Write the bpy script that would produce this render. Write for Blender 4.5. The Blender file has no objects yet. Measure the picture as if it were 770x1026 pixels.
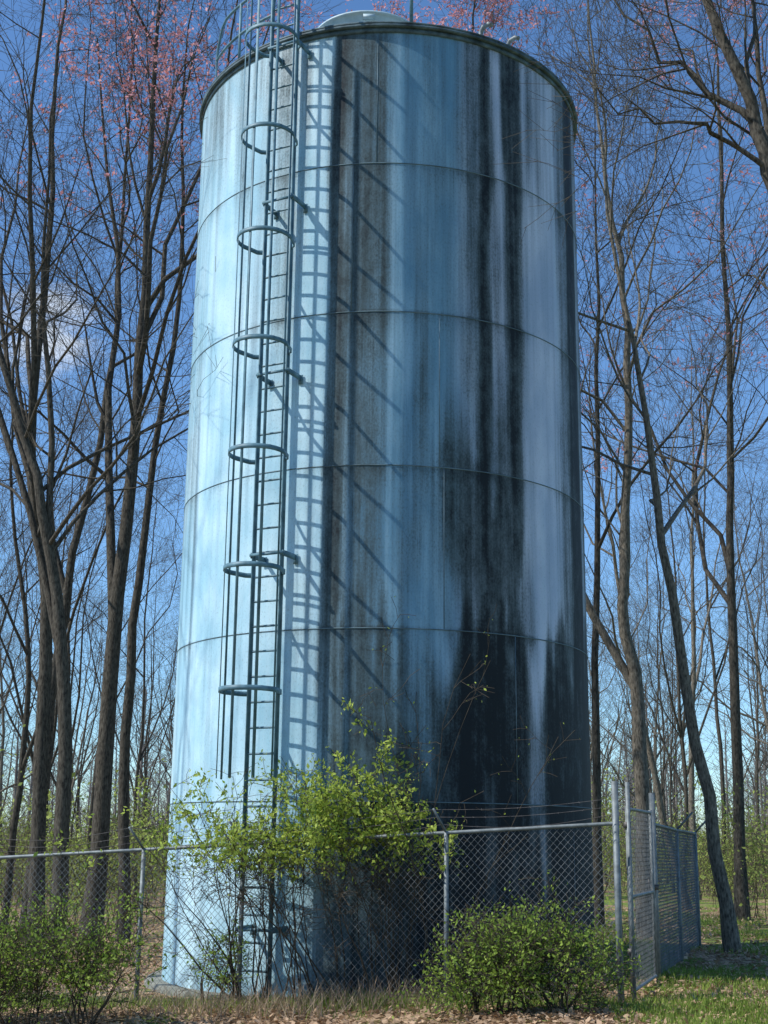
import bpy, math, random
import numpy as np
from mathutils import Vector, Matrix
rng = np.random.default_rng(7)
random.seed(7)
scene = bpy.context.scene
COL = scene.collection

# ------------------------------------------------------------------ helpers
def mk_mesh(name, V, F, mat=None, smooth=True):
    V = np.asarray(V, dtype=np.float32).reshape(-1, 3); F = np.asarray(F, dtype=np.int32)
    me = bpy.data.meshes.new(name)
    n = F.shape[1]
    me.vertices.add(len(V)); me.vertices.foreach_set('co', V.ravel())
    me.loops.add(F.size); me.loops.foreach_set('vertex_index', F.ravel())
    me.polygons.add(len(F)); me.polygons.foreach_set('loop_start', np.arange(0, F.size, n, dtype=np.int32))
    me.update(calc_edges=True)
    if smooth: me.polygons.foreach_set('use_smooth', np.ones(len(F), dtype=bool))
    if mat: me.materials.append(mat)
    return me

def mk_obj(name, me, parent=None, **kw):
    o = bpy.data.objects.new(name, me); COL.objects.link(o)
    if parent: o.parent = parent
    for k, v in kw.items(): o[k] = v
    return o

def empty(name, loc=(0, 0, 0), **kw):
    o = bpy.data.objects.new(name, None); o.location = loc; o.empty_display_size = 0.3
    COL.objects.link(o)
    for k, v in kw.items(): o[k] = v
    return o

class Geo:
    def __init__(s): s.V = []; s.F = []; s.n = 0; s.paths = []
    def add(s, V, F):
        V = np.asarray(V, float).reshape(-1, 3); F = np.asarray(F, int)
        s.V.append(V); s.F.append(F + s.n); s.n += len(V)
    def tube(s, pts, rad, sides=6, cap=False):
        pts = [tuple(p) for p in pts]
        if not hasattr(rad, '__len__'): rad = [rad] * len(pts)
        rad = list(rad)
        if cap:
            pts = [pts[0]] + pts + [pts[-1]]; rad = [1e-4] + rad + [1e-4]
        s.paths.append((pts, rad, sides))
    def box(s, c, ax, ay, az):
        c = np.array(c, float); ax, ay, az = map(lambda a: np.array(a, float), (ax, ay, az))
        V = [c + i * ax + j * ay + k * az for k in (-1, 1) for j in (-1, 1) for i in (-1, 1)]
        s.add(V, [[0, 2, 3, 1], [4, 5, 7, 6], [0, 1, 5, 4], [2, 6, 7, 3], [0, 4, 6, 2], [1, 3, 7, 5]])
    def flush(s):
        groups = {}
        for p, r, n in s.paths: groups.setdefault((len(p), n), []).append((p, r))
        for (k, n), L in groups.items():
            P = np.array([a[0] for a in L], float); R = np.array([a[1] for a in L], float)
            T = np.gradient(P, axis=1)
            nr = np.linalg.norm(T, axis=2, keepdims=True)
            T0 = P[:, -1] - P[:, 0]; T0 /= np.maximum(np.linalg.norm(T0, axis=1, keepdims=True), 1e-9)
            T = np.where(nr > 1e-7, T / np.maximum(nr, 1e-9), T0[:, None, :])
            ref = np.where(np.abs(T0[:, 2:3]) > 0.8, np.array([[1., 0, 0]]), np.array([[0, 0, 1.]]))[:, None, :]
            N1 = ref - (ref * T).sum(2, keepdims=True) * T
            N1 /= np.maximum(np.linalg.norm(N1, axis=2, keepdims=True), 1e-6)
            N2 = np.cross(T, N1)
            a = np.arange(n) * 2 * math.pi / n
            ring = P[:, :, None, :] + R[:, :, None, None] * (np.cos(a)[None, None, :, None] * N1[:, :, None, :] + np.sin(a)[None, None, :, None] * N2[:, :, None, :])
            m = len(L)
            idx = np.arange(m * k * n).reshape(m, k, n)
            nx = np.roll(idx, -1, axis=2)
            F = np.stack([idx[:, :-1], nx[:, :-1], nx[:, 1:], idx[:, 1:]], axis=-1).reshape(-1, 4)
            s.add(ring.reshape(-1, 3), F)
        s.paths = []
    def mesh(s, name, mat, smooth=True):
        s.flush()
        return mk_mesh(name, np.concatenate(s.V), np.concatenate(s.F), mat, smooth)

def ground_z(x, y):
    d = np.maximum(0, 2.5 - np.asarray(x, float))
    z = -0.8 * np.tanh(.045 * d / .8)
    return z + .02 * np.sin(x * 1.7 + y * .9) + .02 * np.sin(y * 2.1 - x * .8)

def sstep(a, b, x):
    t = np.clip((x - a) / (b - a), 0, 1); return t * t * (3 - 2 * t)

# ------------------------------------------------------------------ materials
def new_mat(name):
    m = bpy.data.materials.new(name); m.use_nodes = True
    nt = m.node_tree; b = nt.nodes['Principled BSDF']; return m, nt, b
def N(nt, t, **kw):
    n = nt.nodes.new(t)
    for k, v in kw.items():
        if k in n.inputs: n.inputs[k].default_value = v
        else: setattr(n, k, v)
    return n
def ramp(nt, stops):
    r = nt.nodes.new('ShaderNodeValToRGB'); e = r.color_ramp.elements
    while len(e) < len(stops): e.new(.5)
    for i, (p, c) in enumerate(stops):
        e[i].position = p; e[i].color = (*c, 1) if len(c) == 3 else c
    return r
def mixc(nt, f, a, b, bt='MIX'):
    n = nt.nodes.new('ShaderNodeMix'); n.data_type = 'RGBA'; n.blend_type = bt
    for inp, v in ((n.inputs[0], f), (n.inputs[6], a), (n.inputs[7], b)):
        if hasattr(v, 'links'): nt.links.new(v, inp)
        elif isinstance(v, (int, float)): inp.default_value = v
        else: inp.default_value = (*v, 1)
    return n.outputs[2]
def mth(nt, op, a, b=0., c=0.):
    n = nt.nodes.new('ShaderNodeMath'); n.operation = op
    for i, v in enumerate((a, b, c)):
        if hasattr(v, 'links'): nt.links.new(v, n.inputs[i])
        else: n.inputs[i].default_value = v
    return n.outputs[0]

def simple_noise_mat(name, c1, c2, scale, rough=.8, metal=0., bump=0., stretch=(1, 1, 1), spec=.3, lo=.32, hi=.68):
    m, nt, b = new_mat(name)
    tc = N(nt, 'ShaderNodeTexCoord'); mp = N(nt, 'ShaderNodeMapping'); mp.inputs['Scale'].default_value = stretch
    nt.links.new(tc.outputs['Object'], mp.inputs[0])
    no = N(nt, 'ShaderNodeTexNoise', Scale=scale, Detail=6., Roughness=.65); nt.links.new(mp.outputs[0], no.inputs['Vector'])
    r = ramp(nt, [(lo, c1), (hi, c2)]); nt.links.new(no.outputs[0], r.inputs[0])
    nt.links.new(r.outputs[0], b.inputs['Base Color'])
    b.inputs['Roughness'].default_value = rough; b.inputs['Metallic'].default_value = metal
    b.inputs['Specular IOR Level'].default_value = spec
    if bump:
        bp = N(nt, 'ShaderNodeBump', Strength=bump, Distance=.02); nt.links.new(no.outputs[0], bp.inputs['Height'])
        nt.links.new(bp.outputs[0], b.inputs['Normal'])
    return m

bark = simple_noise_mat('bark', (.022, .020, .017), (.14, .125, .10), 34, .95, bump=.45, stretch=(1, 1, .3), spec=.1, lo=.34, hi=.70)
bark_pale = simple_noise_mat('bark_pale', (.045, .04, .032), (.28, .25, .20), 34, .95, bump=.45, stretch=(1, 1, .3), spec=.1, lo=.34, hi=.70)
twig_mat = simple_noise_mat('twig', (.05, .045, .038), (.14, .125, .10), 1.5, .9, spec=.1)
stem_mat = simple_noise_mat('stem', (.035, .030, .022), (.11, .09, .065), 6, .9, spec=.1)
galv = simple_noise_mat('galvanised_steel', (.11, .13, .135), (.25, .28, .285), 12, .6, .35)
mesh_mat = simple_noise_mat('weathered_wire', (.11, .125, .13), (.25, .27, .28), 6, .6, .35)
steel_dark = simple_noise_mat('ladder_paint', (.045, .105, .135), (.15, .28, .34), 5, .5)
rust = simple_noise_mat('rusty_wire', (.07, .065, .06), (.18, .17, .165), 8, .6, .4)
concrete = simple_noise_mat('concrete', (.10, .11, .09), (.26, .26, .22), 4, .9, bump=.4)

def leaf_mat(name, c1, c2, trans=.4, scale=2.5):
    m, nt, b = new_mat(name)
    g = N(nt, 'ShaderNodeNewGeometry'); tc = N(nt, 'ShaderNodeTexCoord')
    no = N(nt, 'ShaderNodeTexNoise', Scale=scale, Detail=3.); nt.links.new(tc.outputs['Object'], no.inputs['Vector'])
    f = mth(nt, 'MULTIPLY_ADD', g.outputs['Random Per Island'], .6, mth(nt, 'MULTIPLY_ADD', no.outputs[0], 1.2, -.4))
    n = mixc(nt, f, c1, c2)
    nt.links.new(n, b.inputs['Base Color']); b.inputs['Roughness'].default_value = .6
    b.inputs['Specular IOR Level'].default_value = .25
    tr = N(nt, 'ShaderNodeBsdfTranslucent'); nt.links.new(n, tr.inputs[0])
    mx = N(nt, 'ShaderNodeMixShader'); mx.inputs[0].default_value = trans
    nt.links.new(b.outputs[0], mx.inputs[1]); nt.links.new(tr.outputs[0], mx.inputs[2])
    nt.links.new(mx.outputs[0], nt.nodes['Material Output'].inputs[0])
    return m
leaf_spring = leaf_mat('spring_leaf', (.15, .23, .03), (.58, .68, .12))
leaf_bush = leaf_mat('bush_leaf', (.07, .14, .02), (.42, .56, .09))
leaf_haze = leaf_mat('budding_leaf', (.22, .27, .06), (.46, .54, .13))
bud_pink = leaf_mat('pink_bud', (.50, .18, .18), (.90, .48, .50))
litter_mat = leaf_mat('dry_leaf', (.15, .09, .05), (.66, .46, .29), .15)
grass_mat = leaf_mat('grass_blade', (.09, .15, .02), (.32, .42, .08), .3, .8)
straw_mat = leaf_mat('straw', (.18, .12, .08), (.50, .39, .26), .2)

def sm(nt, x, a, b_):
    n = nt.nodes.new('ShaderNodeMapRange'); n.interpolation_type = 'SMOOTHSTEP'
    nt.links.new(x, n.inputs[0]); n.inputs[1].default_value = a; n.inputs[2].default_value = b_
    return n.outputs[0]
def tank_material():
    m, nt, b = new_mat('stained_tank_paint')
    uv = N(nt, 'ShaderNodeUVMap'); uv.uv_map = 'surface'
    at = N(nt, 'ShaderNodeAttribute'); at.attribute_name = 'grime_shade'
    def noise(sx, sy, scale, detail=6., rough=.6, off=0):
        mp = N(nt, 'ShaderNodeMapping'); mp.inputs['Scale'].default_value = (sx, sy, 1); mp.inputs['Location'].default_value = (off, off * .7, 0)
        nt.links.new(uv.outputs[0], mp.inputs[0])
        no = N(nt, 'ShaderNodeTexNoise', Scale=scale, Detail=detail, Roughness=rough); no.noise_dimensions = '2D'
        nt.links.new(mp.outputs[0], no.inputs['Vector']); return no.outputs[0]
    streak = noise(5, .16, 1.0, 7., .6)
    thin = noise(16, .22, 1.0, 5., .6, 7)
    wide = noise(1.6, .10, 1.0, 4., .5, 2)
    fine = noise(1, .6, 8, 8., .7, 3)
    speck = noise(1, .7, 42, 4., .6, 9)
    cloudy = noise(1, .5, 1.1, 6., .6, 5)
    mott = noise(1, .45, 3.2, 8., .7, 11)
    g = at.outputs['Fac']
    v0 = mth(nt, 'MULTIPLY_ADD', mth(nt, 'SUBTRACT', streak, .5), .75, g)
    v0 = mth(nt, 'MULTIPLY_ADD', mth(nt, 'SUBTRACT', thin, .5), .40, v0)
    v0 = mth(nt, 'MULTIPLY_ADD', mth(nt, 'SUBTRACT', wide, .5), .40, v0)
    v = mth(nt, 'MULTIPLY_ADD', mth(nt, 'SUBTRACT', fine, .5), .65, v0)
    v = mth(nt, 'MULTIPLY_ADD', mth(nt, 'SUBTRACT', mott, .5), .60, v)
    v = mth(nt, 'MULTIPLY_ADD', mth(nt, 'SUBTRACT', speck, .5), .45, v)
    v0 = mth(nt, 'MULTIPLY_ADD', mth(nt, 'SUBTRACT', cloudy, .5), .35, v0)
    v0 = mth(nt, 'MULTIPLY_ADD', mth(nt, 'SUBTRACT', speck, .5), .25, v0)
    sx = N(nt, 'ShaderNodeSeparateXYZ'); nt.links.new(uv.outputs[0], sx.inputs[0])
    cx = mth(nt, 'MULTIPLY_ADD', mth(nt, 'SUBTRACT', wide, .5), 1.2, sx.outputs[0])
    cA = mixc(nt, sm(nt, cloudy, .3, .7), (.32, .56, .67), (.54, .75, .83))  # shading put into the paint tones: sunlit left, dim centre, sky-lit right
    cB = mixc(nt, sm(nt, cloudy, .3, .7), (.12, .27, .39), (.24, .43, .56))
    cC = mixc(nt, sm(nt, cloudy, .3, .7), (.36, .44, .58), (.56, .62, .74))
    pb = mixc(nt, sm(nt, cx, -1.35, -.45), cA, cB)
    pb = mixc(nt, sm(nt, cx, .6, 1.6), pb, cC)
    w = mth(nt, 'MULTIPLY', sm(nt, streak, .42, .78), .35)
    p1 = mixc(nt, w, pb, (.12, .22, .30))
    lite = mth(nt, 'MULTIPLY', sm(nt, mth(nt, 'SUBTRACT', 1., streak), .50, .75), .22)
    p1 = mixc(nt, lite, p1, (.56, .73, .82))
    sp = mth(nt, 'MULTIPLY', sm(nt, speck, .58, .68), .24)
    p1 = mixc(nt, sp, p1, (.12, .19, .20))
    soft = mixc(nt, mth(nt, 'MULTIPLY', sm(nt, v0, .02, .82), .86), p1, (.052, .080, .088))
    mid = mixc(nt, mth(nt, 'MULTIPLY', sm(nt, v, .38, .85), .50), soft, (.034, .052, .050))
    dark = mixc(nt, sm(nt, v, .64, 1.18), mid, (.007, .012, .016))
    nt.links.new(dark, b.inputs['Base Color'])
    rg = mth(nt, 'MULTIPLY_ADD', sm(nt, v, .2, .8), .3, .40); nt.links.new(rg, b.inputs['Roughness'])
    b.inputs['Specular IOR Level'].default_value = .3
    bp = N(nt, 'ShaderNodeBump', Strength=.35, Distance=.01)
    h = mth(nt, 'ADD', fine, mth(nt, 'MULTIPLY', cloudy, 2.))
    nt.links.new(h, bp.inputs['Height']); nt.links.new(bp.outputs[0], b.inputs['Normal'])
    return m
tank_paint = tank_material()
pale_paint = simple_noise_mat('pale_blue_paint', (.26, .38, .43), (.5, .62, .67), 3, .5)
rim_paint = simple_noise_mat('rim_paint', (.02, .035, .04), (.13, .20, .23), 4, .7)

# ------------------------------------------------------------------ ground
def build_ground():
    m, nt, b = new_mat('woodland_floor')
    tc = N(nt, 'ShaderNodeTexCoord')
    def noise(s, d=8., r=.65):
        no = N(nt, 'ShaderNodeTexNoise', Scale=s, Detail=d, Roughness=r); nt.links.new(tc.outputs['Object'], no.inputs['Vector']); return no.outputs[0]
    vo = N(nt, 'ShaderNodeTexVoronoi', Scale=16.); nt.links.new(tc.outputs['Object'], vo.inputs['Vector'])
    lit = ramp(nt, [(.0, (.13, .08, .045)), (.5, (.30, .205, .12)), (1., (.50, .36, .22))])
    sep = N(nt, 'ShaderNodeSeparateColor'); nt.links.new(vo.outputs['Color'], sep.inputs[0]); nt.links.new(sep.outputs[0], lit.inputs[0])
    gr = ramp(nt, [(.3, (.09, .14, .03)), (.7, (.22, .29, .06))]); nt.links.new(noise(7), gr.inputs[0])
    xyz = N(nt, 'ShaderNodeSeparateXYZ'); nt.links.new(tc.outputs['Object'], xyz.inputs[0])
    gx = sm(nt, xyz.outputs[0], 1.5, 5.5)
    f = mth(nt, 'ADD', noise(.7), mth(nt, 'MULTIPLY', gx, .08))
    f = mth(nt, 'MULTIPLY_ADD', mth(nt, 'SUBTRACT', noise(6.), .5), .5, f)
    c = mixc(nt, sm(nt, f, .50, .62), lit.outputs[0], gr.outputs[0])
    nt.links.new(c, b.inputs['Base Color']); b.inputs['Roughness'].default_value = .95
    b.inputs['Specular IOR Level'].default_value = .1
    bp = N(nt, 'ShaderNodeBump', Strength=.8, Distance=.04); nt.links.new(vo.outputs['Distance'], bp.inputs['Height'])
    nt.links.new(bp.outputs[0], b.inputs['Normal'])
    t = np.linspace(-1, 1, 260)
    xs = np.sign(t) * (np.abs(t) * 30 + np.abs(t) ** 5 * 770)
    ys = 16 + xs
    X, Y = np.meshgrid(xs, ys); Z = ground_z(X, Y)
    V = np.stack([X, Y, Z], -1).reshape(-1, 3); n = len(t)
    i = np.arange(n * n).reshape(n, n)
    F = np.stack([i[:-1, :-1], i[:-1, 1:], i[1:, 1:], i[1:, :-1]], -1).reshape(-1, 4)
    mk_obj('ground', mk_mesh('ground', V, F, m), kind='structure')
build_ground()

# ------------------------------------------------------------------ tank
R, D, ZT, ZB = 2.88, 18.7, 12.35, -.45
tank = empty('water_tank', (0, D, 0), label='tall pale blue cylindrical steel water tank streaked with black dirt', category='water tank')
RHO = R / D
def phi_of(s):
    s = float(s)
    if s > 1: return math.radians(81 + (s - 1) * 200)
    if s < -1: return -math.radians(81 + (-s - 1) * 200)
    u = s * .156
    return math.asin(max(-1, min(1, (u / RHO) / math.sqrt(1 + u * u)))) - math.atan(u)

def vnoise(x, seed, n=4096):
    r = np.random.default_rng(seed).random(n)
    i = np.floor(x).astype(int); f = x - i; f = f * f * (3 - 2 * f)
    return r[i % n] * (1 - f) + r[(i + 1) % n] * f

def build_wall():
    nu, nv = 480, 260
    ph = np.linspace(-math.pi, math.pi, nu + 1); zz = np.linspace(ZB, ZT, nv)
    P, Z = np.meshgrid(ph, zz)
    V = np.stack([R * np.sin(P), -R * np.cos(P), Z], -1).reshape(-1, 3)
    i = np.arange(nv * (nu + 1)).reshape(nv, nu + 1)
    F = np.stack([i[:-1, :-1], i[:-1, 1:], i[1:, 1:], i[1:, :-1]], -1).reshape(-1, 4)
    G = np.zeros_like(P)
    def add(s0, s1, z1, z0, amt, soft=.05, zs=.5, mode='max'):
        nonlocal G
        a, b_ = phi_of(s0), phi_of(s1)
        wob = (vnoise(Z * .8 + s0 * 31, int(abs(s0) * 100) + 3) - .5) * .03
        pp = P + wob
        mk = sstep(a - soft, a + soft, pp) * (1 - sstep(b_ - soft, b_ + soft, pp))
        end = (vnoise((P + 4) * 22, int((s1 + 3) * 50)) - .5) * 1.2 + (vnoise((P + 4) * 8, int((s1 + 3) * 70)) - .5) * 1.2
        zt = Z + end * (1 if z0 > .2 else 0)
        k = mk * sstep(z0 - zs, z0 + zs, zt)
        if z1 < 12: k = k * (1 - sstep(z1 - zs, z1 + zs, Z + end))
        if mode == 'max': G = np.maximum(G, k * amt)
        elif mode == 'add': G = G + k * amt
        else: G = np.clip(G - k * amt, 0, 2)
    add(-.32, 1.1, 12.5, -1, .24, .08, .8)
    add(-.29, .06, 12.5, 7.4, .70, .08, 2.0)
    add(-.29, .04, 12.5, 3.0, .52, .09, 2.0)
    add(-.315, -.225, 12.5, -1, .42, .03, 1.5, 'add')  # full-height stripe paints the shadow band beside the ladder
    add(-.32, .24, 4.6, -1, .64, .10, .9)
    add(.00, .24, 3.8, -1, .80, .08, 1.)
    add(.06, .26, 7.5, 4.0, .42, .08, 1.)
    add(.16, .34, 12.5, 10.6, .44, .08, .9)
    add(.36, .50, 12.5, 8.2, .60, .07, 1.4)
    add(.475, .545, 12.5, 4.5, 1.20, .045, .9)
    add(.38, .60, 12.5, 4.5, .52, .07, .9)
    add(.63, .715, 12.5, 4.6, 1.0, .05, .8)
    add(.60, .64, 12.5, 10.2, .80, .03, .6)
    add(.55, .64, 7.5, 4.6, .66, .05, 1.2)
    add(.72, .82, 12.5, 10.8, .52, .04, .9)
    add(.88, 1.05, 12.5, -1, .60, .06, .8)
    add(.94, .985, 12.5, -1, 1.1, .03, .8)
    add(.24, .74, 6.2, 3.5, .76, .12, 1.0)
    add(.30, .72, 5.0, 3.5, .92, .12, 1.0)
    add(.22, 1.1, 4.1, -1, 1.08, .14, .8)
    add(.08, .35, 2.8, -1, .98, .12, .9)
    add(.715, .785, 3.9, 1.9, .60, .04, .5, 'sub')
    add(.50, .56, 2.2, 0.5, .36, .03, .5, 'sub')
    add(.735, .86, 10.2, 4.3, .28, .04, .6, 'sub')
    add(.565, .605, 12.5, 9.4, .34, .03, .6, 'sub')
    add(-.97, -.40, 12.5, 10.2, .44, .10, 1.2)
    add(-.66, -.40, 12.5, 8.0, .32, .08, 1.6)
    add(-.44, -.34, 12.5, 3.0, .18, .05, 1.0)
    add(-1.0, -.93, 12.5, 4.0, .30, .04, 1.0)
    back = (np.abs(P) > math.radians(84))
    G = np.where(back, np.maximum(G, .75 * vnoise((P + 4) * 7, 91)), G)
    G = np.maximum(G, .50 * sstep(11.8, 12.4, Z))
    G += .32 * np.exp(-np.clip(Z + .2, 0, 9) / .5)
    for k, sz in enumerate((2.05, 4.1, 6.15, 8.2, 10.3)):
        ln = .14 + .34 * vnoise((P + 4) * 6, 17 + k)
        d = sz - Z
        G += ln * np.exp(-np.clip(d, 0, 9) / (.06 + .16 * vnoise((P + 4) * 30, 40 + k))) * (d > 0) * .7
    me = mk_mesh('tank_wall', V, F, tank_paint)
    a = me.attributes.new('grime_shade', 'FLOAT', 'POINT'); a.data.foreach_set('value', G.ravel().astype(np.float32))  # dirt streaks plus the painted shadow stripe
    uv = me.uv_layers.new(name='surface')
    U = np.stack([P * R, Z], -1).reshape(-1, 2)[F.ravel()]
    uv.data.foreach_set('uv', U.ravel().astype(np.float32))
    mk_obj('tank_wall', me, tank)
build_wall()

def ring(geo, r, z0, z1, r0=None, n=180, ph0=-math.pi, ph1=math.pi):
    r0 = R - .01 if r0 is None else r0
    ph = np.linspace(ph0, ph1, n + 1)
    prof = [(r0, z0), (r, z0), (r, z1), (r0, z1)]
    V = np.array([[rr * math.sin(p), -rr * math.cos(p), z] for p in ph for rr, z in prof])
    F = []
    for i in range(n):
        for k in range(4):
            a = i * 4 + k; b_ = i * 4 + (k + 1) % 4
            F.append([a, a + 4, b_ + 4, b_])
    geo.add(V, F)
g = Geo()
for sz in (2.05, 4.1, 6.15, 8.2, 10.3): ring(g, R + .006, sz - .006, sz + .006)
for k, z0 in enumerate((-.3, 2.05, 4.1, 6.15, 8.2, 10.3)):
    z1 = min(z0 + 2.05, 12.3)
    for j in range(3):
        p = math.radians([-62, 35, 15, 13.8, -9, -3][k] + j * 120)
        er = np.array([math.sin(p), -math.cos(p), 0]); et = np.array([math.cos(p), math.sin(p), 0])
        g.box(er * (R + .001) + np.array([0, 0, (z0 + z1) / 2]), er * .003, et * .004, [0, 0, (z1 - z0) / 2 - .012])
mk_obj('weld_seam', g.mesh('weld_seam', simple_noise_mat('weld', (.05, .08, .09), (.15, .23, .27), 3, .6), False), tank)
g = Geo(); ring(g, R + .06, 12.32, 12.36, R - .02); ring(g, R + .02, 12.25, 12.318, R - .02); ring(g, R + .062, 12.36, 12.39, R + .045)
mk_obj('rim', g.mesh('rim', rim_paint, False), tank)
g = Geo(); n = 96
V = []; rr = [0.02, .8, 1.6, 2.3, R + .03]; zz = [12.62, 12.58, 12.50, 12.42, 12.365]
for r_, z_ in zip(rr, zz): V += [[r_ * math.sin(2 * math.pi * i / n), -r_ * math.cos(2 * math.pi * i / n), z_] for i in range(n)]
F = [[k * n + i, k * n + (i + 1) % n, (k + 1) * n + (i + 1) % n, (k + 1) * n + i] for k in range(4) for i in range(n)]
g.add(V, F); mk_obj('roof', g.mesh('roof', pale_paint), tank)
def lathe(geo, c, prof, n=48):
    V = []
    for r_, z_ in prof: V += [[c[0] + r_ * math.cos(2 * math.pi * i / n), c[1] + r_ * math.sin(2 * math.pi * i / n), c[2] + z_] for i in range(n)]
    geo.add(V, [[k * n + i, k * n + (i + 1) % n, (k + 1) * n + (i + 1) % n, (k + 1) * n + i] for k in range(len(prof) - 1) for i in range(n)])
g = Geo(); lathe(g, (-.30, -1.95, 12.38), [(.78, 0), (.78, .27), (.81, .27), (.81, .30), (.4, .31), (.01, .315)])
g.box((-.28, -2.75, 12.58), (.08, 0, 0), (0, .03, 0), (0, 0, .03))
mk_obj('access_hatch', g.mesh('access_hatch', pale_paint, False), tank)
for i, (x, y, s) in enumerate(((1.28, -2.42, 1.), (1.68, -2.15, .9))):
    g = Geo(); g.tube([(0, 0, 0), (0, 0, .20 * s), (.03, -.03, .26 * s), (.10, -.08, .28 * s), (.14, -.12, .24 * s)], .036 * s, 10, True)
    o = mk_obj('roof_vent' if i == 0 else 'roof_vent.001', g.mesh('roof_vent', galv), tank); o.location = (x, y, 12.38)
g = Geo(); g.tube([(.30, -2.78, 12.36), (.30, -2.78, 14.2)], .026, 8, True); mk_obj('mast', g.mesh('mast', steel_dark), tank)

# ladder ---------------------------------------------------------------------
pl = math.radians(-26.5)
er = np.array([math.sin(pl), -math.cos(pl), 0]); et = np.array([math.cos(pl), math.sin(pl), 0]); ez = np.array([0, 0, 1.])
def LP(r, t, z): return tuple(er * (R + r) + et * t + ez * z)
g = Geo(); r0 = .30
for sg in (-1, 1):
    g.box(LP(r0, sg * .2, 6.65), er * .036, et * .010, ez * 6.75)
    g.box(LP(r0, sg * .2, 6.65), er * .006, et * .026, ez * 6.748)
z = .15
while z < 13.3:
    g.tube([LP(r0, -.2, z), LP(r0, .2, z)], .0145, 6); z += .305
ladder = mk_obj('ladder', g.mesh('ladder', steel_dark, False), tank, label='fixed weathered teal steel ladder with hooped safety cage')
g = Geo()
hoop_z = [3.3, 4.75, 6.2, 7.6, 9.05, 10.5, 11.95, 13.3]
def hoop_pts(z, c=r0 + .33, rad=.35):
    pts = [(r0, -.2), (r0 + .05, -.28)]
    for k in range(0, 15):
        a = math.radians(-100 + 200 * k / 14)
        pts.append((c + rad * math.cos(a), rad * math.sin(a)))
    pts += [(r0 + .05, .28), (r0, .2)]
    return pts
for hz in hoop_z:
    pts = hoop_pts(hz); V = []
    for k, (r_, t_) in enumerate(pts):
        a = pts[max(0, k - 1)]; b_ = pts[min(len(pts) - 1, k + 1)]
        dx, dy = b_[0] - a[0], b_[1] - a[1]; l = math.hypot(dx, dy); nx_, ny_ = dy / l, -dx / l
        for (o, zz_) in ((-.005, -.030), (.005, -.030), (.005, .030), (-.005, .030)):
            V.append(LP(r_ + nx_ * o, t_ + ny_ * o, hz + zz_))
    F = [[i * 4 + k, (i + 1) * 4 + k, (i + 1) * 4 + (k + 1) % 4, i * 4 + (k + 1) % 4] for i in range(len(pts) - 1) for k in range(4)]
    g.add(V, F)
for a in (-92, -46, 0, 46, 92):
    a = math.radians(a); c = r0 + .33
    rr_, tt_ = c + .342 * math.cos(a), .342 * math.sin(a)
    er2 = er * math.cos(a) + et * math.sin(a); et2 = -er * math.sin(a) + et * math.cos(a)
    g.box(LP(rr_, tt_, 7.8), er2 * .003, et2 * .019, ez * 5.52)
mk_obj('safety_cage', g.mesh('safety_cage', steel_dark, False), ladder)
for k, bz in enumerate((.6, 5.0, 7.35, 9.75, 12.05)):
    g = Geo()
    for sg in (-1, 1):
        g.box(LP(r0 / 2 + .01, sg * .225, bz), er * (r0 / 2 + .02), et * .008, ez * .035)
        g.box(LP(.008, sg * .225, bz - .02), er * .006, et * .03, ez * .06)
    g.box(LP(r0 + .045, 0, bz), er * .005, et * .235, ez * .018)
    mk_obj('bracket' if k == 0 else 'bracket.%03d' % k, g.mesh('bracket', steel_dark, False), ladder)
g = Geo()
def RP(p, z, r=R - .06): p = math.radians(p); return (r * math.sin(p), -r * math.cos(p), z)
for hz in (.55, 1.05):
    a0, a1 = -66, -36
    pp = [RP(a0, 12.36)] if hz > 1 else []
    if hz > 1: pp += [RP(a0, 12.36 + .55), RP(a0 + 1, 12.36 + .75), RP(a0 + 4, 12.36 + .98)]
    pp += [RP(a0 + (7 if hz > 1 else 0) + (a1 - a0 - (7 if hz > 1 else 0)) * k / 10, 12.36 + hz) for k in range(11)]
    g.tube(pp, .021, 8)
for a in (-50, -36): g.tube([RP(a, 12.3), RP(a, 13.42)], .021, 8, True)
mk_obj('guardrail', g.mesh('guardrail', steel_dark), tank)
g = Geo(); lathe(g, (0, 0, 0), [(R + .22, -1.0), (R + .22, -.20), (R + .19, -.16), (R - .1, -.16)], 96)
mk_obj('foundation', g.mesh('foundation', concrete, False), tank)

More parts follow.
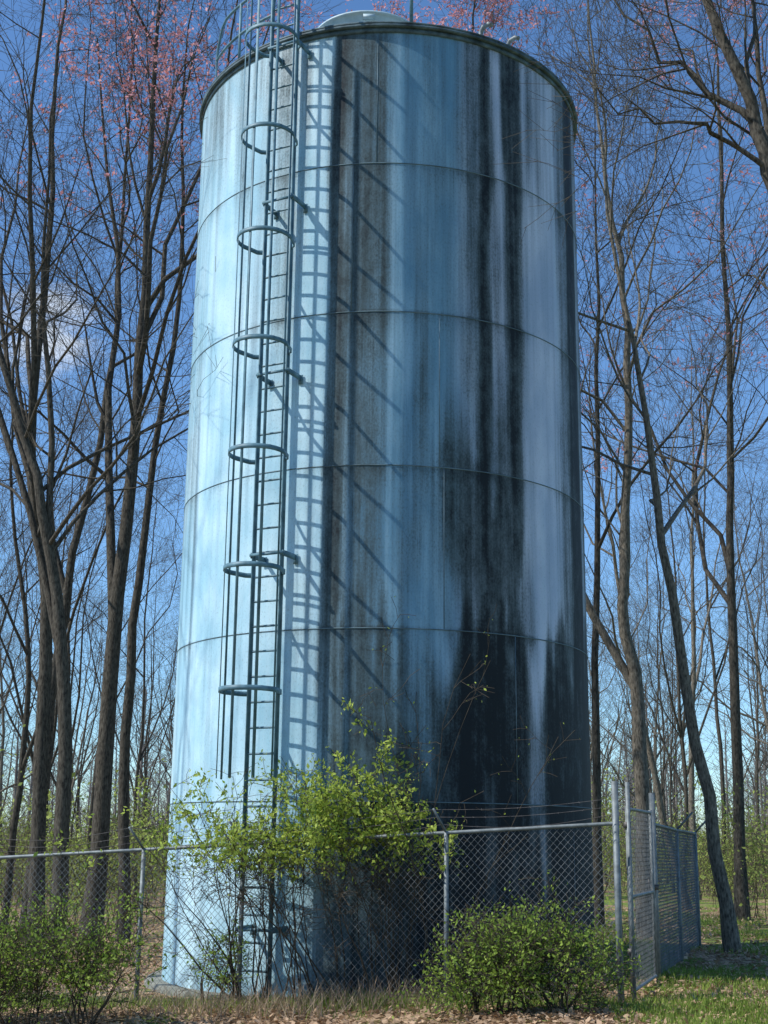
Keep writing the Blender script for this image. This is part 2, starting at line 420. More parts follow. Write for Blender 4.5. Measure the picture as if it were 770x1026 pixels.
# ------------------------------------------------------------------ fences
def chain_panel(geo, A, B, za, zb, h0, h1, sp=.078, rad=.0020):
    L = math.hypot(B[0] - A[0], B[1] - A[1]); H = h1 - h0
    def W(l, h):
        t = l / L; return (A[0] + (B[0] - A[0]) * t, A[1] + (B[1] - A[1]) * t, za + (zb - za) * t + h0 + h)
    for sg in (1, -1):
        c = -H * 1.0
        while c < L + H:
            s_ = .95 * sg
            def l_of(h): return c + s_ * h
            hs = sorted([(0 - c) / s_, (L - c) / s_])
            lo = max(0., hs[0]); hi = min(H, hs[1])
            if hi - lo > .02: geo.tube([W(l_of(lo), lo), W(l_of(hi), hi)], rad, 4)
            c += sp
def fence_run(name, pts, tops, label, arm_dir, H=1.8, ends=(True, True), tall=None, group=None):
    e = empty(name, (0, 0, 0), label=label, category='fence')
    e['group'] = 'chain-link fence around the tank'
    zs = [t - H for t in tops]
    for i, (p, z_) in enumerate(zip(pts, zs)):
        g = Geo(); big = (i == 0 and ends[0]) or (i == len(pts) - 1 and ends[1])
        th = (tall or {}).get(i, 0)
        g.tube([(p[0], p[1], z_ - .4), (p[0], p[1], z_ + H + .02 + th)], .036 if big else .026, 12, True)
        if th == 0:
            g.tube([(p[0], p[1], z_ + H), (p[0] + arm_dir[0] * .24, p[1] + arm_dir[1] * .24, z_ + H + .25)], .015, 6, True)
        mk_obj('post' if i == 0 else 'post.%03d' % i, g.mesh('post', galv), e)
    g = Geo(); g.tube([(p[0], p[1], t) for p, t in zip(pts, tops)], .021, 8)
    mk_obj('top_rail', g.mesh('top_rail', galv), e)
    g = Geo()
    for i in range(len(pts) - 1):
        chain_panel(g, pts[i], pts[i + 1], zs[i], zs[i + 1], .03, H + .02)
    mk_obj('wire_mesh', g.mesh('wire_mesh', mesh_mat), e)
    g = Geo()
    for k in (0.35, .66, .97):
        for i in range(len(pts) - 1):
            a = np.array([pts[i][0] + arm_dir[0] * .24 * k, pts[i][1] + arm_dir[1] * .24 * k, tops[i] + .25 * k])
            b_ = np.array([pts[i + 1][0] + arm_dir[0] * .24 * k, pts[i + 1][1] + arm_dir[1] * .24 * k, tops[i + 1] + .25 * k])
            sag = .03 + .07 * rng.random()
            g.tube([tuple(a + (b_ - a) * t - np.array([0, 0, sag * math.sin(math.pi * t)])) for t in np.linspace(0, 1, 7)], .0025, 4)
            L = np.linalg.norm(b_ - a); nb = int(L / .13)
            for j in range(1, nb):
                c = a + (b_ - a) * j / nb - np.array([0, 0, sag * math.sin(math.pi * j / nb)])
                d1 = rng.normal(size=3); d1 /= np.linalg.norm(d1); g.tube([tuple(c - d1 * .014), tuple(c + d1 * .014)], .002, 3)
    mk_obj('barbed_wire', g.mesh('barbed_wire', rust), e)
    return e
fp = []; ft = []
for x in (2.50, .72, -1.55, -2.73, -4.6, -6.6, -8.6):
    fp.append((x, 14.42 + (2.5 - x) * .255)); ft.append(1.81 - .064 * (2.5 - x))
fence_run('chain_link_fence', fp, ft, 'galvanised chain-link fence with barbed wire running before the tank', (-.62, -.78), tall={0: .42})
sp_ = [(3.32, 16.55), (4.25, 19.5), (5.2, 22.5)]
fence_run('chain_link_fence.001', sp_, [1.84, 1.80, 1.78], 'galvanised chain-link fence side run with barbed wire at the gate', (.95, -.3), tall={0: .35})
gate = empty('chain_link_gate', (0, 0, 0), label='narrow chain-link gate in a tubular steel frame', category='gate')
ga, gb = np.array([2.66, 14.62]), np.array([3.26, 16.38])
g = Geo()
for p in (ga, gb): g.tube([(p[0], p[1], .08), (p[0], p[1], 2.0)], .022, 10, True)
for z_ in (.1, 1.05, 1.97): g.tube([(ga[0], ga[1], z_), (gb[0], gb[1], z_)], .018, 8)
mk_obj('frame', g.mesh('frame', galv), gate)
g = Geo(); chain_panel(g, ga, gb, 0, 0, .1, 1.97, .095, .0021); mk_obj('wire_mesh', g.mesh('wire_mesh', mesh_mat), gate)
g = Geo(); g.tube([(2.665, 14.58, -.3), (2.665, 14.58, 2.25)], .024, 12, True)
mk_obj('gate_post', g.mesh('gate_post', galv), gate)
g = Geo(); g.box((3.28, 16.44, 1.1), (.05, 0, 0), (0, .06, 0), (0, 0, .03)); g.tube([(3.22, 16.40, 1.02), (3.22, 16.40, 1.2)], .012, 8, True)
mk_obj('latch', g.mesh('latch', rust, False), gate)
for i, z_ in enumerate((.5, 1.8)):
    g = Geo(); g.box((2.655, 14.6, z_), (.035, 0, 0), (0, .035, 0), (0, 0, .03)); mk_obj('hinge' if i == 0 else 'hinge.001', g.mesh('hinge', rust, False), gate)

# ------------------------------------------------------------------ trees
def rdir(d, ang, rnd):
    d = d.normalized(); a = d.orthogonal().normalized(); b_ = d.cross(a)
    t = rnd.uniform(0, 2 * math.pi)
    return (d * math.cos(ang) + (a * math.cos(t) + b_ * math.sin(t)) * math.sin(ang)).normalized()

def grow_branch(start, d, length, r, k, rnd, wob=.16, up=.06):
    pts = [start.copy()]; rad = [r]; p = start.copy(); d = d.normalized()
    for i in range(k):
        d = (d + Vector((rnd.gauss(0, wob), rnd.gauss(0, wob), rnd.gauss(0, wob) + up))).normalized()
        p = p + d * (length / k); pts.append(p.copy()); rad.append(max(.003, r * (1 - .85 * (i + 1) / k)))
    return pts, rad

def interp(pts, rad, t):
    x = t * (len(pts) - 1); i = min(int(x), len(pts) - 2); f = x - i
    return pts[i].lerp(pts[i + 1], f), rad[i] * (1 - f) + rad[i + 1] * f, (pts[i + 1] - pts[i]).normalized()

def make_tree(seed, ctrl, r0, n1=16, n2=7, n3=6, n4=3, t0=.34, spread=1., buds=0, bud_mat=None, barkm=None, extra=(), ang=(25, 58), tw=1., budz=0, forks=0):
    rnd = random.Random(seed)
    wood, crown = Geo(), Geo(); budsP = []
    C = [Vector(c) for c in ctrl]; C = [C[0] * 2 - C[1]] + C + [C[-1] * 2 - C[-2]]
    pts = []
    for i in range(1, len(C) - 2):
        for k in range(4):
            t = k / 4; a, b_, c, d = C[i - 1], C[i], C[i + 1], C[i + 2]
            pts.append(.5 * ((2 * b_) + (c - a) * t + (2 * a - 5 * b_ + 4 * c - d) * t * t + (3 * b_ - a - 3 * c + d) * t ** 3))
    pts.append(C[-2].copy())
    n = len(pts)
    for i in range(1, n): pts[i] += Vector((rnd.gauss(0, .03), rnd.gauss(0, .03), 0))
    H = pts[-1].z - pts[0].z
    rad = [r0 * max(.05, (1 - (i / (n - 1)) ** .95 * .95)) * (1 + .35 * math.exp(-(pts[i].z - pts[0].z) / .3)) for i in range(n)]
    wood.tube(pts, rad, 9)
    limbs = []
    # co-dominant forks leaving the trunk low down
    for i in range(forks):
        t = rnd.uniform(.18, .36); p, r, d = interp(pts, rad, t)
        limbs.append(grow_branch(p, rdir(Vector((0, 0, 1)), math.radians(rnd.uniform(14, 26)), rnd), H * (1 - t) * .8, r * .72, 8, rnd, .09, .05))
    for i in range(n1):
        t = t0 + (.97 - t0) * ((i + rnd.random()) / n1)
        p, r, d = interp(pts, rad, t)
        L = (H * (1 - t) * .48 + 1.4) * rnd.uniform(.6, 1.2) * spread
        dd = rdir(Vector((0, 0, 1)) * .7 + d * .3, math.radians(rnd.uniform(*ang)), rnd)
        big = rnd.random() < .28
        limbs.append(grow_branch(p, dd, L * (1.3 if big else 1), r * (.68 if big else rnd.uniform(.28, .5)), 8, rnd, .20, .07))
    for e_ in extra:
        P_ = [Vector(q) for q in e_[0]]
        q = []
        for i in range(len(P_) - 1):
            for k in range(3): q.append(P_[i].lerp(P_[i + 1], k / 3) + (Vector((rnd.gauss(0, .05), rnd.gauss(0, .05), rnd.gauss(0, .05))) if i + k else Vector((0, 0, 0))))
        q.append(P_[-1]); limbs.append((q, [e_[1] * (1 - .8 * i / (len(q) - 1)) for i in range(len(q))]))
    for lp, lr in limbs:
        wood.tube(lp, lr, 6)
        Ll = sum((lp[i + 1] - lp[i]).length for i in range(len(lp) - 1))
        for j in range(n2):
            t = .18 + .82 * (j + rnd.random()) / n2
            p, r, d = interp(lp, lr, min(t, .999))
            L2 = min(Ll, 5.) * (.25 + .42 * (1 - t)) * rnd.uniform(.7, 1.3) + .3
            sp, sr = grow_branch(p, rdir(d, math.radians(rnd.uniform(25, 60)), rnd), L2, max(.006, r * .55), 5, rnd, .2, .06)
            wood.tube(sp, sr, 4)
            for k in range(n3):
                t2 = .12 + .88 * (k + rnd.random()) / n3
                p2, r2, d2 = interp(sp, sr, min(t2, .999))
                L3 = L2 * (.28 + .3 * (1 - t2)) * rnd.uniform(.7, 1.3) + .15
                tp, tr = grow_branch(p2, rdir(d2, math.radians(rnd.uniform(20, 55)), rnd), L3, max(.004, r2 * .5) * tw, 3, rnd, .22, .05)
                crown.tube(tp, tr, 3)
                for m_ in range(n4):
                    p3, r3, d3 = interp(tp, tr, rnd.uniform(.15, .999))
                    e2 = p3 + rdir(d3, math.radians(rnd.uniform(15, 50)), rnd) * (L3 * rnd.uniform(.3, .6) + .08)
                    crown.tube([p3, e2], [.0032 * tw, .002 * tw], 3)
                    if buds and e2.z > budz and rnd.random() < buds: budsP.append(e2)
                    if buds and e2.z > budz and rnd.random() < buds: budsP.append(p3.lerp(e2, .5))
    wm = wood.mesh('trunk', barkm or bark); cm = crown.mesh('crown', twig_mat, False)
    bm = None
    if budsP:
        c = np.array([tuple(b_) for b_ in budsP]); c = np.repeat(c, 5, axis=0) + rng.normal(0, .05, (len(c) * 5, 3))
        bm = leaves_mesh('bud_cluster', c, .075, bud_mat or bud_pink)
    return wm, cm, bm

def leaves_mesh(name, c, size, mat, aspect=.5, droop=0., var=.35):
    n = len(c)
    d = rng.normal(size=(n, 3)); d[:, 2] -= droop; d /= np.linalg.norm(d, axis=1, keepdims=True)
    q = rng.normal(size=(n, 3)); s_ = np.cross(d, q); s_ /= np.maximum(np.linalg.norm(s_, axis=1, keepdims=True), 1e-6)
    sz = size * (1 + rng.normal(0, var, (n, 1))).clip(.4, 2)
    a = c; b_ = c + d * sz * .45 + s_ * sz * aspect * .5; t = c + d * sz; e = c + d * sz * .45 - s_ * sz * aspect * .5
    V = np.stack([a, b_, t, e], 1).reshape(-1, 3)
    F = np.arange(n * 4).reshape(n, 4)
    return mk_mesh(name, V, F, mat, False)

def place_tree(meshes, loc, label, rot=0., sc=1., name='tree', group='bare trees of the wood'):
    e = empty(name, loc, label=label, category='tree', group=group)
    e.rotation_euler = (0, 0, rot); e.scale = (sc, sc, sc)
    for nm, me in zip(('trunk', 'crown', 'blossom'), meshes):
        if me: mk_obj(nm, me, e)
    return e

def hero(seed, base, ctrl, r, label, extra=(), **kw):
    x0, y0 = base; gz = float(ground_z(x0, y0)) - .1
    c = [(0, 0, 0)] + [(x - x0, y - y0, z_ - gz) for x, y, z_ in ctrl]
    ex = [([(a - x0, b_ - y0, c_ - gz) for a, b_, c_ in e_[0]], e_[1]) for e_ in extra]
    place_tree(make_tree(seed, c, r, extra=ex, **kw), (x0, y0, gz), label)

hero(1, (-5.03, 24), [(-4.86, 24, 5.9), (-4.76, 24.2, 10.8), (-4.81, 24, 16.2), (-4.7, 24, 22.5)], .175, 'tall bare tree with pink buds and a stout dark trunk', buds=.85, n1=15, n2=7, n3=6, t0=.36, budz=14.5, forks=1)
hero(2, (-5.17, 22), [(-5.25, 22, 3.9), (-5.82, 22, 6.95), (-6.73, 22, 9.7), (-7.35, 22, 12), (-8.3, 22, 18)], .14, 'forked bare tree leaning away from the tank', t0=.3, n1=11, n3=6, forks=2)
hero(3, (-4.8, 26), [(-5.0, 26, 4.7), (-4.77, 26, 8.35), (-4.37, 26, 12.7), (-4.5, 26, 17.4), (-4.3, 26, 21)], .12, 'slender bare tree with a slightly bent trunk', n1=12, t0=.36, n3=6)
hero(4, (-5.7, 23), [(-5.98, 23, 5.75), (-6.45, 23, 8.5), (-6.37, 23, 12.5), (-6.5, 23, 16.7), (-6.3, 23, 20)], .135, 'forked bare tree with a crooked trunk beside the fence', t0=.28, n1=12, n3=6, forks=1)
hero(5, (4.69, 24.2), [(4.64, 24.2, 4.1), (4.48, 24.2, 5.9), (4.69, 24.2, 9.8), (4.6, 24.2, 12.9), (4.27, 24.2, 16.2), (4.1, 24.2, 20.5)], .15, 'tall bare tree standing behind the fence corner', t0=.32, barkm=bark_pale, n1=16, n3=6, forks=1)
hero(6, (5.36, 21), [(4.98, 21, 3.14), (4.58, 21.05, 6.35), (4.28, 21.1, 9.2), (3.87, 21.2, 12.3), (3.6, 21.2, 17)], .115, 'bare tree leaning toward the tank', t0=.38, barkm=bark_pale, n1=13, n3=6)
hero(7, (4.28, 27), [(4.42, 27, 6.9), (4.66, 27, 13.1), (4.7, 27, 19)], .10, 'slim upright bare tree behind the tank', t0=.36, n1=13, n3=6)
hero(8, (7.9, 30), [(8.0, 30, 6), (8.24, 30, 11.9), (8.4, 30, 19.8), (8.3, 30, 24)], .14, 'tall bare tree with pink buds at the wood edge', buds=.35, n1=16, budz=11, n3=6, t0=.25, forks=1)
hero(9, (4.95, 13), [(4.72, 13, 4), (4.3, 13, 7.9), (4.08, 13, 9.2), (3.58, 13, 10.8), (3.1, 13.2, 13), (2.8, 13.4, 16)], .145, 'large dark bare tree arching over the gate', t0=.72, n1=8, n2=7, n3=7,
     extra=[([(4.16, 13, 8.7), (3.6, 12.9, 9.15), (2.9, 12.8, 9.2), (2.25, 12.7, 9.5)], .035), ([(4.08, 13, 9.2), (3.6, 13.2, 9.8), (3.1, 13.4, 10.3), (2.6, 13.5, 11.2)], .045),
            ([(4.2, 13, 8.4), (4.3, 13.3, 9.2), (4.2, 13.5, 10.6), (4.3, 13.5, 13)], .055), ([(4.45, 13, 7.0), (4.1, 13.4, 7.6), (3.7, 13.8, 8.3)], .02), ([(4.0, 13, 9.5), (4.2, 13.3, 10.6), (4.0, 13.5, 12)], .035)])
hero(10, (-11.5, 15.2), [(-11.4, 15, 5), (-11.6, 15, 10), (-11.3, 15, 17)], .15, 'bare tree whose branches shade the sunlit side of the tank', t0=.45, n1=9, n2=5, n3=3, n4=2)
hero(11, (-6.9, 27), [(-6.6, 27, 6), (-6.0, 27, 11), (-5.9, 27, 16), (-6.0, 27, 22)], .12, 'bare tree with a forked crown and few buds', n1=13, t0=.35, n3=6, forks=1)
hero(12, (1.7, 27.5), [(1.8, 27.5, 6), (1.9, 27.5, 12), (1.9, 27.5, 18), (2.1, 27.5, 23)], .14, 'bare tree behind the tank with pink budding top', buds=1., n1=12, t0=.5, n3=5, spread=.75)

variants = []
for s in range(8):
    rnd = random.Random(100 + s); H = rnd.uniform(16, 21)
    c = [(0, 0, 0)]
    x = y = 0
    lx, ly = rnd.uniform(-.10, .10), rnd.uniform(-.03, .03)
    for k in range(1, 6):
        x += lx * H / 5 + rnd.gauss(0, .36); y += ly * H / 5 + rnd.gauss(0, .15); c.append((x, y, H * k / 5))
    variants.append(make_tree(200 + s, c, rnd.uniform(.08, .15), n1=11, n2=6, n3=5, n4=2, t0=rnd.uniform(.2, .38), buds=0, barkm=(bark if s % 2 else bark_pale), tw=1.15, forks=s % 3))
vlab = ['tall bare tree with a grey-brown trunk', 'tall bare tree with ascending limbs', 'slender bare tree in the wood', 'bare tree with an open crown', 'bare tree with fine upper twigs', 'thin bare tree among other trunks', 'bare tree with upswept limbs', 'young thin-stemmed bare tree']
placed = [(-5, 24), (-5.2, 22), (-4.8, 26), (-5.7, 23), (4.7, 24), (5.2, 21), (4.3, 27), (7.9, 30), (-6.9, 27)]
rt = random.Random(5); cnt = 0; tries = 0
while cnt < 66 and tries < 9000:
    tries += 1
    Y = 28 + 60 * rt.random() ** .8; u = rt.uniform(-.335, .335)
    if abs(u) < .125: continue
    if u > 0 and Y < 33: continue
    X = u * Y
    if any((X - a) ** 2 + (Y - b_) ** 2 < (1.2 + Y * .02) ** 2 for a, b_ in placed): continue
    placed.append((X, Y)); k = rt.randrange(8)
    place_tree(variants[k], (X, Y, float(ground_z(X, Y)) - .15), vlab[k], rt.uniform(0, 6.28), rt.uniform(.55, .95))
    cnt += 1

def far_wood():
    g = Geo(); rnd = random.Random(77)
    for i in range(290):
        Y = rnd.uniform(80, 190); X = rnd.uniform(-.46, .46) * Y
        if abs(X / Y) < .11: continue
        h = rnd.uniform(8, 15); z0 = -.8 if X < 0 else -.1; r = rnd.uniform(.08, .18)
        lean = rnd.gauss(0, .7)
        g.tube([(X, Y, z0), (X + lean * .5, Y, z0 + h * .5), (X + lean, Y, z0 + h)], [r, r * .7, .03], 4)
        for j in range(38):
            t = rnd.uniform(.12, 1); p = Vector((X + lean * t, Y, z0 + h * t)); L = (1 - t) * h * .35 + 1.2
            a = rnd.uniform(0, 6.28); e = rnd.uniform(.3, 1.2)
            q = p + Vector((math.cos(a) * math.cos(e), math.sin(a) * math.cos(e), math.sin(e))) * L * rnd.uniform(.5, 1.1)
            g.tube([p, q], [.03, .012], 3)
            for m_ in range(2):
                p2 = p.lerp(q, rnd.uniform(.3, .9)); q2 = p2 + Vector((rnd.gauss(0, .8), rnd.gauss(0, .8), rnd.uniform(.2, 1.4)))
                g.tube([p2, q2], [.015, .008], 3)
    mk_obj('distant_woods', g.mesh('distant_woods', simple_noise_mat('far_bark', (.13, .12, .115), (.26, .24, .22), .3, .95, spec=.05), False), kind='stuff')
far_wood()
def brush():
    rnd = random.Random(31); g = Geo(); L = []
    for i in range(900):
        Y = 42 + 90 * rnd.random(); X = rnd.uniform(-.42, .42) * Y
        if abs(X / Y) < .115: continue
        z0 = float(ground_z(X, Y)); h = rnd.uniform(1.0, 3.6)
        for j in range(9):
            q = Vector((X + rnd.gauss(0, .8), Y + rnd.gauss(0, .6), z0 + h * rnd.uniform(.5, 1.1)))
            b_ = Vector((X + rnd.gauss(0, .4), Y + rnd.gauss(0, .3), z0 - .1))
            g.tube([b_, b_.lerp(q, .5) + Vector((rnd.gauss(0, .15), 0, .1)), q], [.014, .010, .006], 3)
            for k in range(4):
                p = b_.lerp(q, rnd.uniform(.3, 1)); g.tube([p, p + Vector((rnd.gauss(0, .4), rnd.gauss(0, .3), rnd.uniform(0, .5)))], [.008, .005], 3)
            for k in range(rnd.choice((2, 10, 20))):
                p = b_.lerp(q, rnd.uniform(.35, 1)); L.append((p.x + rnd.gauss(0, .25), p.y + rnd.gauss(0, .25), max(z0 + .1, p.z + rnd.gauss(0, .2))))
    mk_obj('thicket', g.mesh('thicket', simple_noise_mat('thicket_stem', (.13, .10, .08), (.28, .22, .17), .5, .95, spec=.05), False), kind='stuff')
    mk_obj('thicket_leaves', leaves_mesh('thicket_leaves', np.array(L), .13, leaf_haze), kind='stuff')
brush()

# ------------------------------------------------------------------ shrubs
def shrub_geo(seed, bases, h, spread, nst, leaf_z0=.2, lpt=5, ntw=9, nsub=3, ls=.04, lean=(0, 0), keepout=None, leafmat=None, twl=.45, up=.02, aspect=.5, cl=.03, tmin=.25):
    rnd = random.Random(seed); st = Geo(); L = []
    for i in range(nst):
        b_ = Vector(bases[rnd.randrange(len(bases))]) + Vector((rnd.gauss(0, .07), rnd.gauss(0, .05), -.05))
        a = rnd.uniform(0, 6.28); sp_a = rnd.uniform(.05, spread)
        d = Vector((math.cos(a) * sp_a + lean[0], math.sin(a) * sp_a * .7 + lean[1], 1))
        ln = h * rnd.uniform(.6, 1.1)
        pts, rad = grow_branch(b_, d, ln, rnd.uniform(.006, .013), 9, rnd, .13, up)
        st.tube(pts, rad, 5)
        vig = rnd.uniform(.2, 1.3)
        for j in range(ntw):
            t = rnd.uniform(tmin, 1); p, r, dd = interp(pts, rad, min(t, .999))
            tp, tr = grow_branch(p, rdir(dd, math.radians(rnd.uniform(30, 85)), rnd), twl * rnd.uniform(.5, 1.3), .0035, 4, rnd, .2, 0)
            st.tube(tp, tr, 3)
            subs = [(tp, tr)]
            for k in range(nsub):
                p2, r2, d2 = interp(tp, tr, rnd.uniform(.2, .99))
                sp2, sr2 = grow_branch(p2, rdir(d2, math.radians(rnd.uniform(30, 70)), rnd), twl * .5 * rnd.uniform(.5, 1.2), .0025, 2, rnd, .2, 0)
                st.tube(sp2, sr2, 3); subs.append((sp2, sr2))
            for sp2, sr2 in subs:
                for m_ in range(max(1, int(lpt * vig))):
                    q, _, _ = interp(sp2, sr2, rnd.uniform(.1, .999))
                    if q.z > leaf_z0 + rnd.gauss(0, .12): L.append((q.x + rnd.gauss(0, cl), q.y + rnd.gauss(0, cl), q.z + rnd.gauss(0, cl)))
    L = np.array(L)
    sm_ = st.mesh('stem', stem_mat)
    lm = leaves_mesh('foliage', L, ls, leafmat or leaf_bush, aspect)
    if keepout:
        for me in (sm_, lm):
            n = len(me.vertices); co = np.empty(n * 3, np.float32); me.vertices.foreach_get('co', co); co = co.reshape(-1, 3)
            dx, dy = co[:, 0] - keepout[0], co[:, 1] - keepout[1]; rr = np.hypot(dx, dy); f = np.where(rr < keepout[2], keepout[2] / np.maximum(rr, .01), 1)
            co[:, 0] = keepout[0] + dx * f; co[:, 1] = keepout[1] + dy * f - np.where(f > 1, .002 * rng.random(n), 0)
            me.vertices.foreach_set('co', co.ravel()); me.update()
    return sm_, lm
def place_shrub(ms, loc, label, rot=0., sc=1., group=None, name='shrub'):
    e = empty(name, loc, label=label, category='shrub'); e.rotation_euler = (0, 0, rot); e.scale = (sc,) * 3
    if group: e['group'] = group
    mk_obj('stem', ms[0], e); mk_obj('foliage', ms[1], e)
KO = (0, D, R + .04)
def local(ms, *a, **k): return place_shrub(ms, (0, 0, 0), *a, **k)
gzt = lambda x, y: float(ground_z(x, y))
def B(xs, y): return [(x, y, gzt(x, y)) for x in xs]
local(shrub_geo(11, B([-1.2, -.95, -.65], 15.3), 2.4, .42, 16, 1.4, 13, 11, 4, .05, (-.06, 0), KO, leaf_spring, .42, tmin=.45, cl=.03), 'wide yellow-green shrub pressed between fence and tank')
local(shrub_geo(12, B([-.4, -.1, .15], 15.2), 2.4, .40, 17, 1.45, 13, 11, 4, .05, (.03, 0), KO, leaf_spring, .42, tmin=.45, cl=.03), 'leafy shrub growing against the tank wall')
local(shrub_geo(13, B([-1.5, -1.35], 15.5), 2.6, .5, 14, 1.3, 7, 8, 3, .045, (-.18, 0), KO, leaf_spring, .55, tmin=.45), 'sparse arching shrub by the foot of the ladder')
local(shrub_geo(20, B([.15, .3], 15.25), 3.05, .14, 7, 1.6, 11, 9, 4, .05, (.03, 0), KO, leaf_spring, .32, tmin=.5), 'upright leafy shoots rising above the other shrubs')
local(shrub_geo(14, B([.35, .6], 15.4), 4.1, .16, 5, 1.9, 1, 7, 3, .035, (.02, 0), KO, leaf_spring, .6), 'thin nearly leafless sapling against the stained wall')
local(shrub_geo(15, B([.95, 1.25, 1.5, 1.8], 13.7), 1.0, .95, 36, .05, 9, 12, 4, .036, (0, 0), None, leaf_bush, .42), 'low bushy green shrub in front of the fence')
local(shrub_geo(16, B([-3.8, -3.4, -3.0, -2.8], 13.9), 1.15, .8, 28, .0, 7, 12, 4, .038, (0, 0), None, leaf_bush, .45), 'green shrub growing through the fence')
local(shrub_geo(17, B([-4.4, -4.1], 14.3), 1.3, .6, 20, .0, 7, 11, 4, .036, (0, 0), None, leaf_bush, .4), 'green shrub beside the fence')
local(shrub_geo(18, B([-1.9, -1.6], 15.4), .9, .6, 10, -.1, 4, 9, 3, .035, (0, 0), KO, leaf_bush, .3), 'small shrub at the foot of the tank')
uv_ = [shrub_geo(30 + s, [(0, 0, 0), (.4, .2, 0), (-.4, -.1, 0)], 2.8, .6, 9, .3, 4, 9, 3, .07, (0, 0), None, leaf_haze, .8, .0, .6, .08) for s in range(3)]
rs = random.Random(9); cnt = 0
while cnt < 58:
    Y = rs.uniform(25, 60); u = rs.choice((-1, 1)) * rs.uniform(.13, .34); X = u * Y
    if u > 0 and (Y < 32 and u < .255): continue
    place_shrub(uv_[rs.randrange(3)], (X, Y, gzt(X, Y)), 'budding yellow-green understorey shrub beneath the trees', rs.uniform(0, 6.28), rs.uniform(.5, 1.45), 'understorey shrubs')
    cnt += 1

# ------------------------------------------------------------------ ground cover
def litter():
    n = 60000
    y = 11.5 + 24 * rng.random(n) ** 1.9; x = rng.uniform(-.40, .40, n) * y
    k = np.hypot(x, y - D) > R + .25; x, y = x[k], y[k]; n = len(x)
    c = np.stack([x, y, ground_z(x, y) + .012 + .03 * rng.random(n)], 1)
    a = rng.uniform(0, 6.28, n); s_ = (rng.uniform(.02, .048, n))[:, None]
    tilt = rng.normal(0, .4, (n, 2))
    d = np.stack([np.cos(a), np.sin(a), tilt[:, 0]], 1); e = np.stack([-np.sin(a), np.cos(a), tilt[:, 1]], 1)
    V = np.stack([c - d * s_, c - e * s_ * .6 + d * s_ * .1, c + d * s_, c + e * s_ * .6], 1).reshape(-1, 3)
    V[:, 2] = np.maximum(V[:, 2], ground_z(V[:, 0], V[:, 1]) + .005)
    mk_obj('leaf_litter', mk_mesh('leaf_litter', V, np.arange(n * 4).reshape(n, 4), litter_mat, False), kind='stuff')
litter()
def blades(name, x, y, h, w, mat, lean=.35):
    n = len(x); a = rng.uniform(0, 6.28, n); z = ground_z(x, y) - .01
    l = rng.normal(0, lean, (n, 2)) * h[:, None]
    bx, by = np.cos(a) * w, np.sin(a) * w
    V = np.stack([np.stack([x - bx, y - by, z], 1), np.stack([x + bx, y + by, z], 1),
                  np.stack([x + bx * .7 + l[:, 0] * .6, y + by * .7 + l[:, 1] * .6, z + h * .6], 1), np.stack([x + l[:, 0], y + l[:, 1], z + h], 1)], 1).reshape(-1, 3)
    mk_obj(name, mk_mesh(name, V, np.arange(n * 4).reshape(n, 4), mat, False), kind='stuff')
n = 80000
y = 12 + 20 * rng.random(n) ** 1.5; x = 2.2 + rng.random(n) * (y * .40 - 2.2)
k = (np.sin(x * 1.9 + 1) + np.sin(y * 1.3 + x) + rng.normal(0, .6, n)) > .15; x, y = x[k], y[k]
blades('grass', x, y, rng.uniform(.04, .12, len(x)), .007, grass_mat)
n = 1600
x = rng.normal(-1.0, 1.2, n); y = 14.75 + rng.normal(0, .3, n); k = np.hypot(x, y - D) > R + .3; x, y = x[k], y[k]
blades('dry_grass', x, y, rng.uniform(.08, .38, len(x)), .004, straw_mat, .5)
n = 12000
x = rng.uniform(-6, 2.4, n); y = 15.0 - .25 * x + rng.normal(0, .35, n); k = np.hypot(x, y - D) > R + .26; x, y = x[k], y[k]
blades('weeds', x, y, rng.uniform(.03, .15, len(x)), .006, grass_mat, .4)

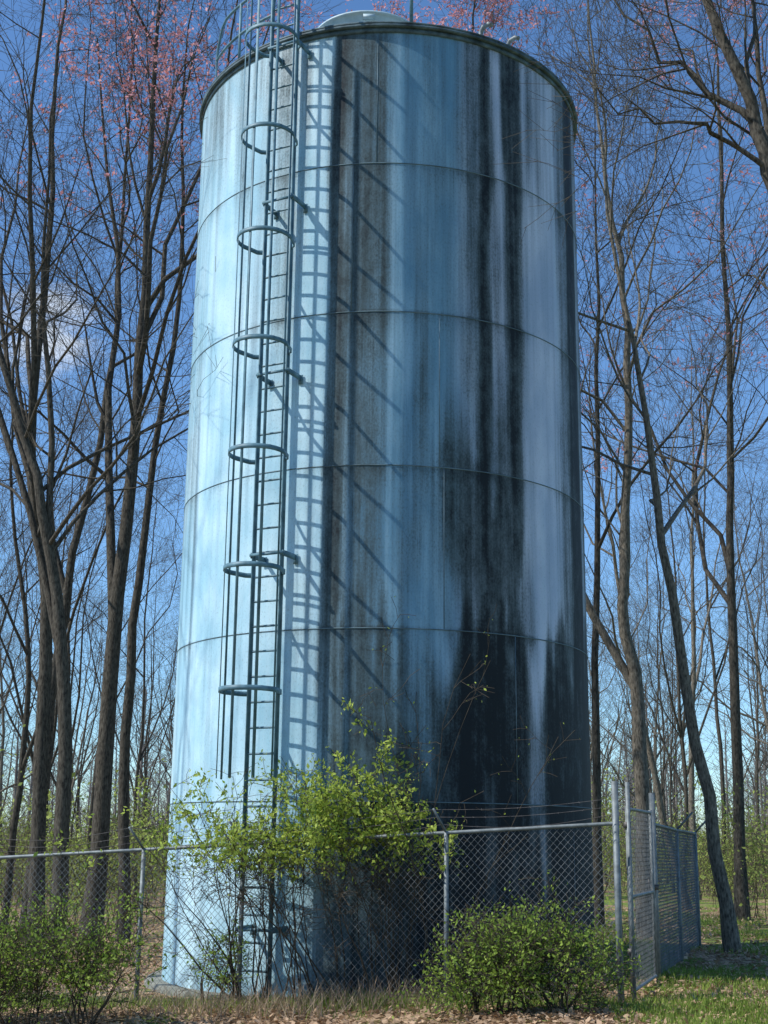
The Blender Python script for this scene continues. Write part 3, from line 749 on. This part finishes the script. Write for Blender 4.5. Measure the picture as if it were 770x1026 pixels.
# ------------------------------------------------------------------ light, sky, camera
SUN_AZ, SUN_EL = math.radians(75), math.radians(47)   # azimuth from -Y toward -X
to_sun = Vector((-math.sin(SUN_AZ) * math.cos(SUN_EL), -math.cos(SUN_AZ) * math.cos(SUN_EL), math.sin(SUN_EL)))
sd = bpy.data.lights.new('sun', 'SUN'); sd.energy = 5.0; sd.angle = math.radians(.5); sd.color = (1, .96, .90)
so = bpy.data.objects.new('sun', sd); so.rotation_euler = to_sun.to_track_quat('Z', 'Y').to_euler(); COL.objects.link(so)
w = bpy.data.worlds.new('World'); scene.world = w; w.use_nodes = True
nt = w.node_tree; bg = nt.nodes['Background']
sky = N(nt, 'ShaderNodeTexSky'); sky.sky_type = 'NISHITA'; sky.sun_disc = False
sky.sun_elevation = SUN_EL; sky.sun_rotation = math.radians(180 + 75)
sky.air_density = 1.0; sky.dust_density = 0.1; sky.ozone_density = 1.5
tinted = mixc(nt, 1., sky.outputs[0], (.74, 1.02, 1.28), 'MULTIPLY')
tc = N(nt, 'ShaderNodeTexCoord'); mp = N(nt, 'ShaderNodeMapping'); mp.inputs['Scale'].default_value = (1.0, 1.0, 3.0); mp.inputs['Rotation'].default_value = (0, math.radians(-22), 0)
nt.links.new(tc.outputs['Generated'], mp.inputs[0])
no = N(nt, 'ShaderNodeTexNoise', Scale=9., Detail=9., Roughness=.65); nt.links.new(mp.outputs[0], no.inputs['Vector'])
dist = N(nt, 'ShaderNodeVectorMath'); dist.operation = 'DISTANCE'
nt.links.new(tc.outputs['Generated'], dist.inputs[0]); dist.inputs[1].default_value = (-.245, .902, .352)
near_ = mth(nt, 'SUBTRACT', 1., sm(nt, dist.outputs['Value'], .0, .08))
f = mth(nt, 'MULTIPLY', sm(nt, mth(nt, 'MULTIPLY_ADD', near_, .40, no.outputs[0]), .66, .98), .85)
c = mixc(nt, f, tinted, (6.4, 6.9, 7.4))
nt.links.new(c, bg.inputs[0]); bg.inputs[1].default_value = .138

cd = bpy.data.cameras.new('camera'); cam = bpy.data.objects.new('camera', cd); COL.objects.link(cam)
cd.sensor_fit = 'VERTICAL'; cd.sensor_height = 24; cd.lens = 24 * 1323 / 1026; cd.clip_end = 3000
cam.matrix_world = Matrix.Translation((0, 0, 1.6)) @ Matrix.Rotation(math.radians(104), 4, 'X') @ Matrix.Rotation(math.radians(.63), 4, 'Z')
scene.camera = cam
scene.view_settings.view_transform = 'Standard'; scene.view_settings.look = 'None'; scene.view_settings.exposure = 0
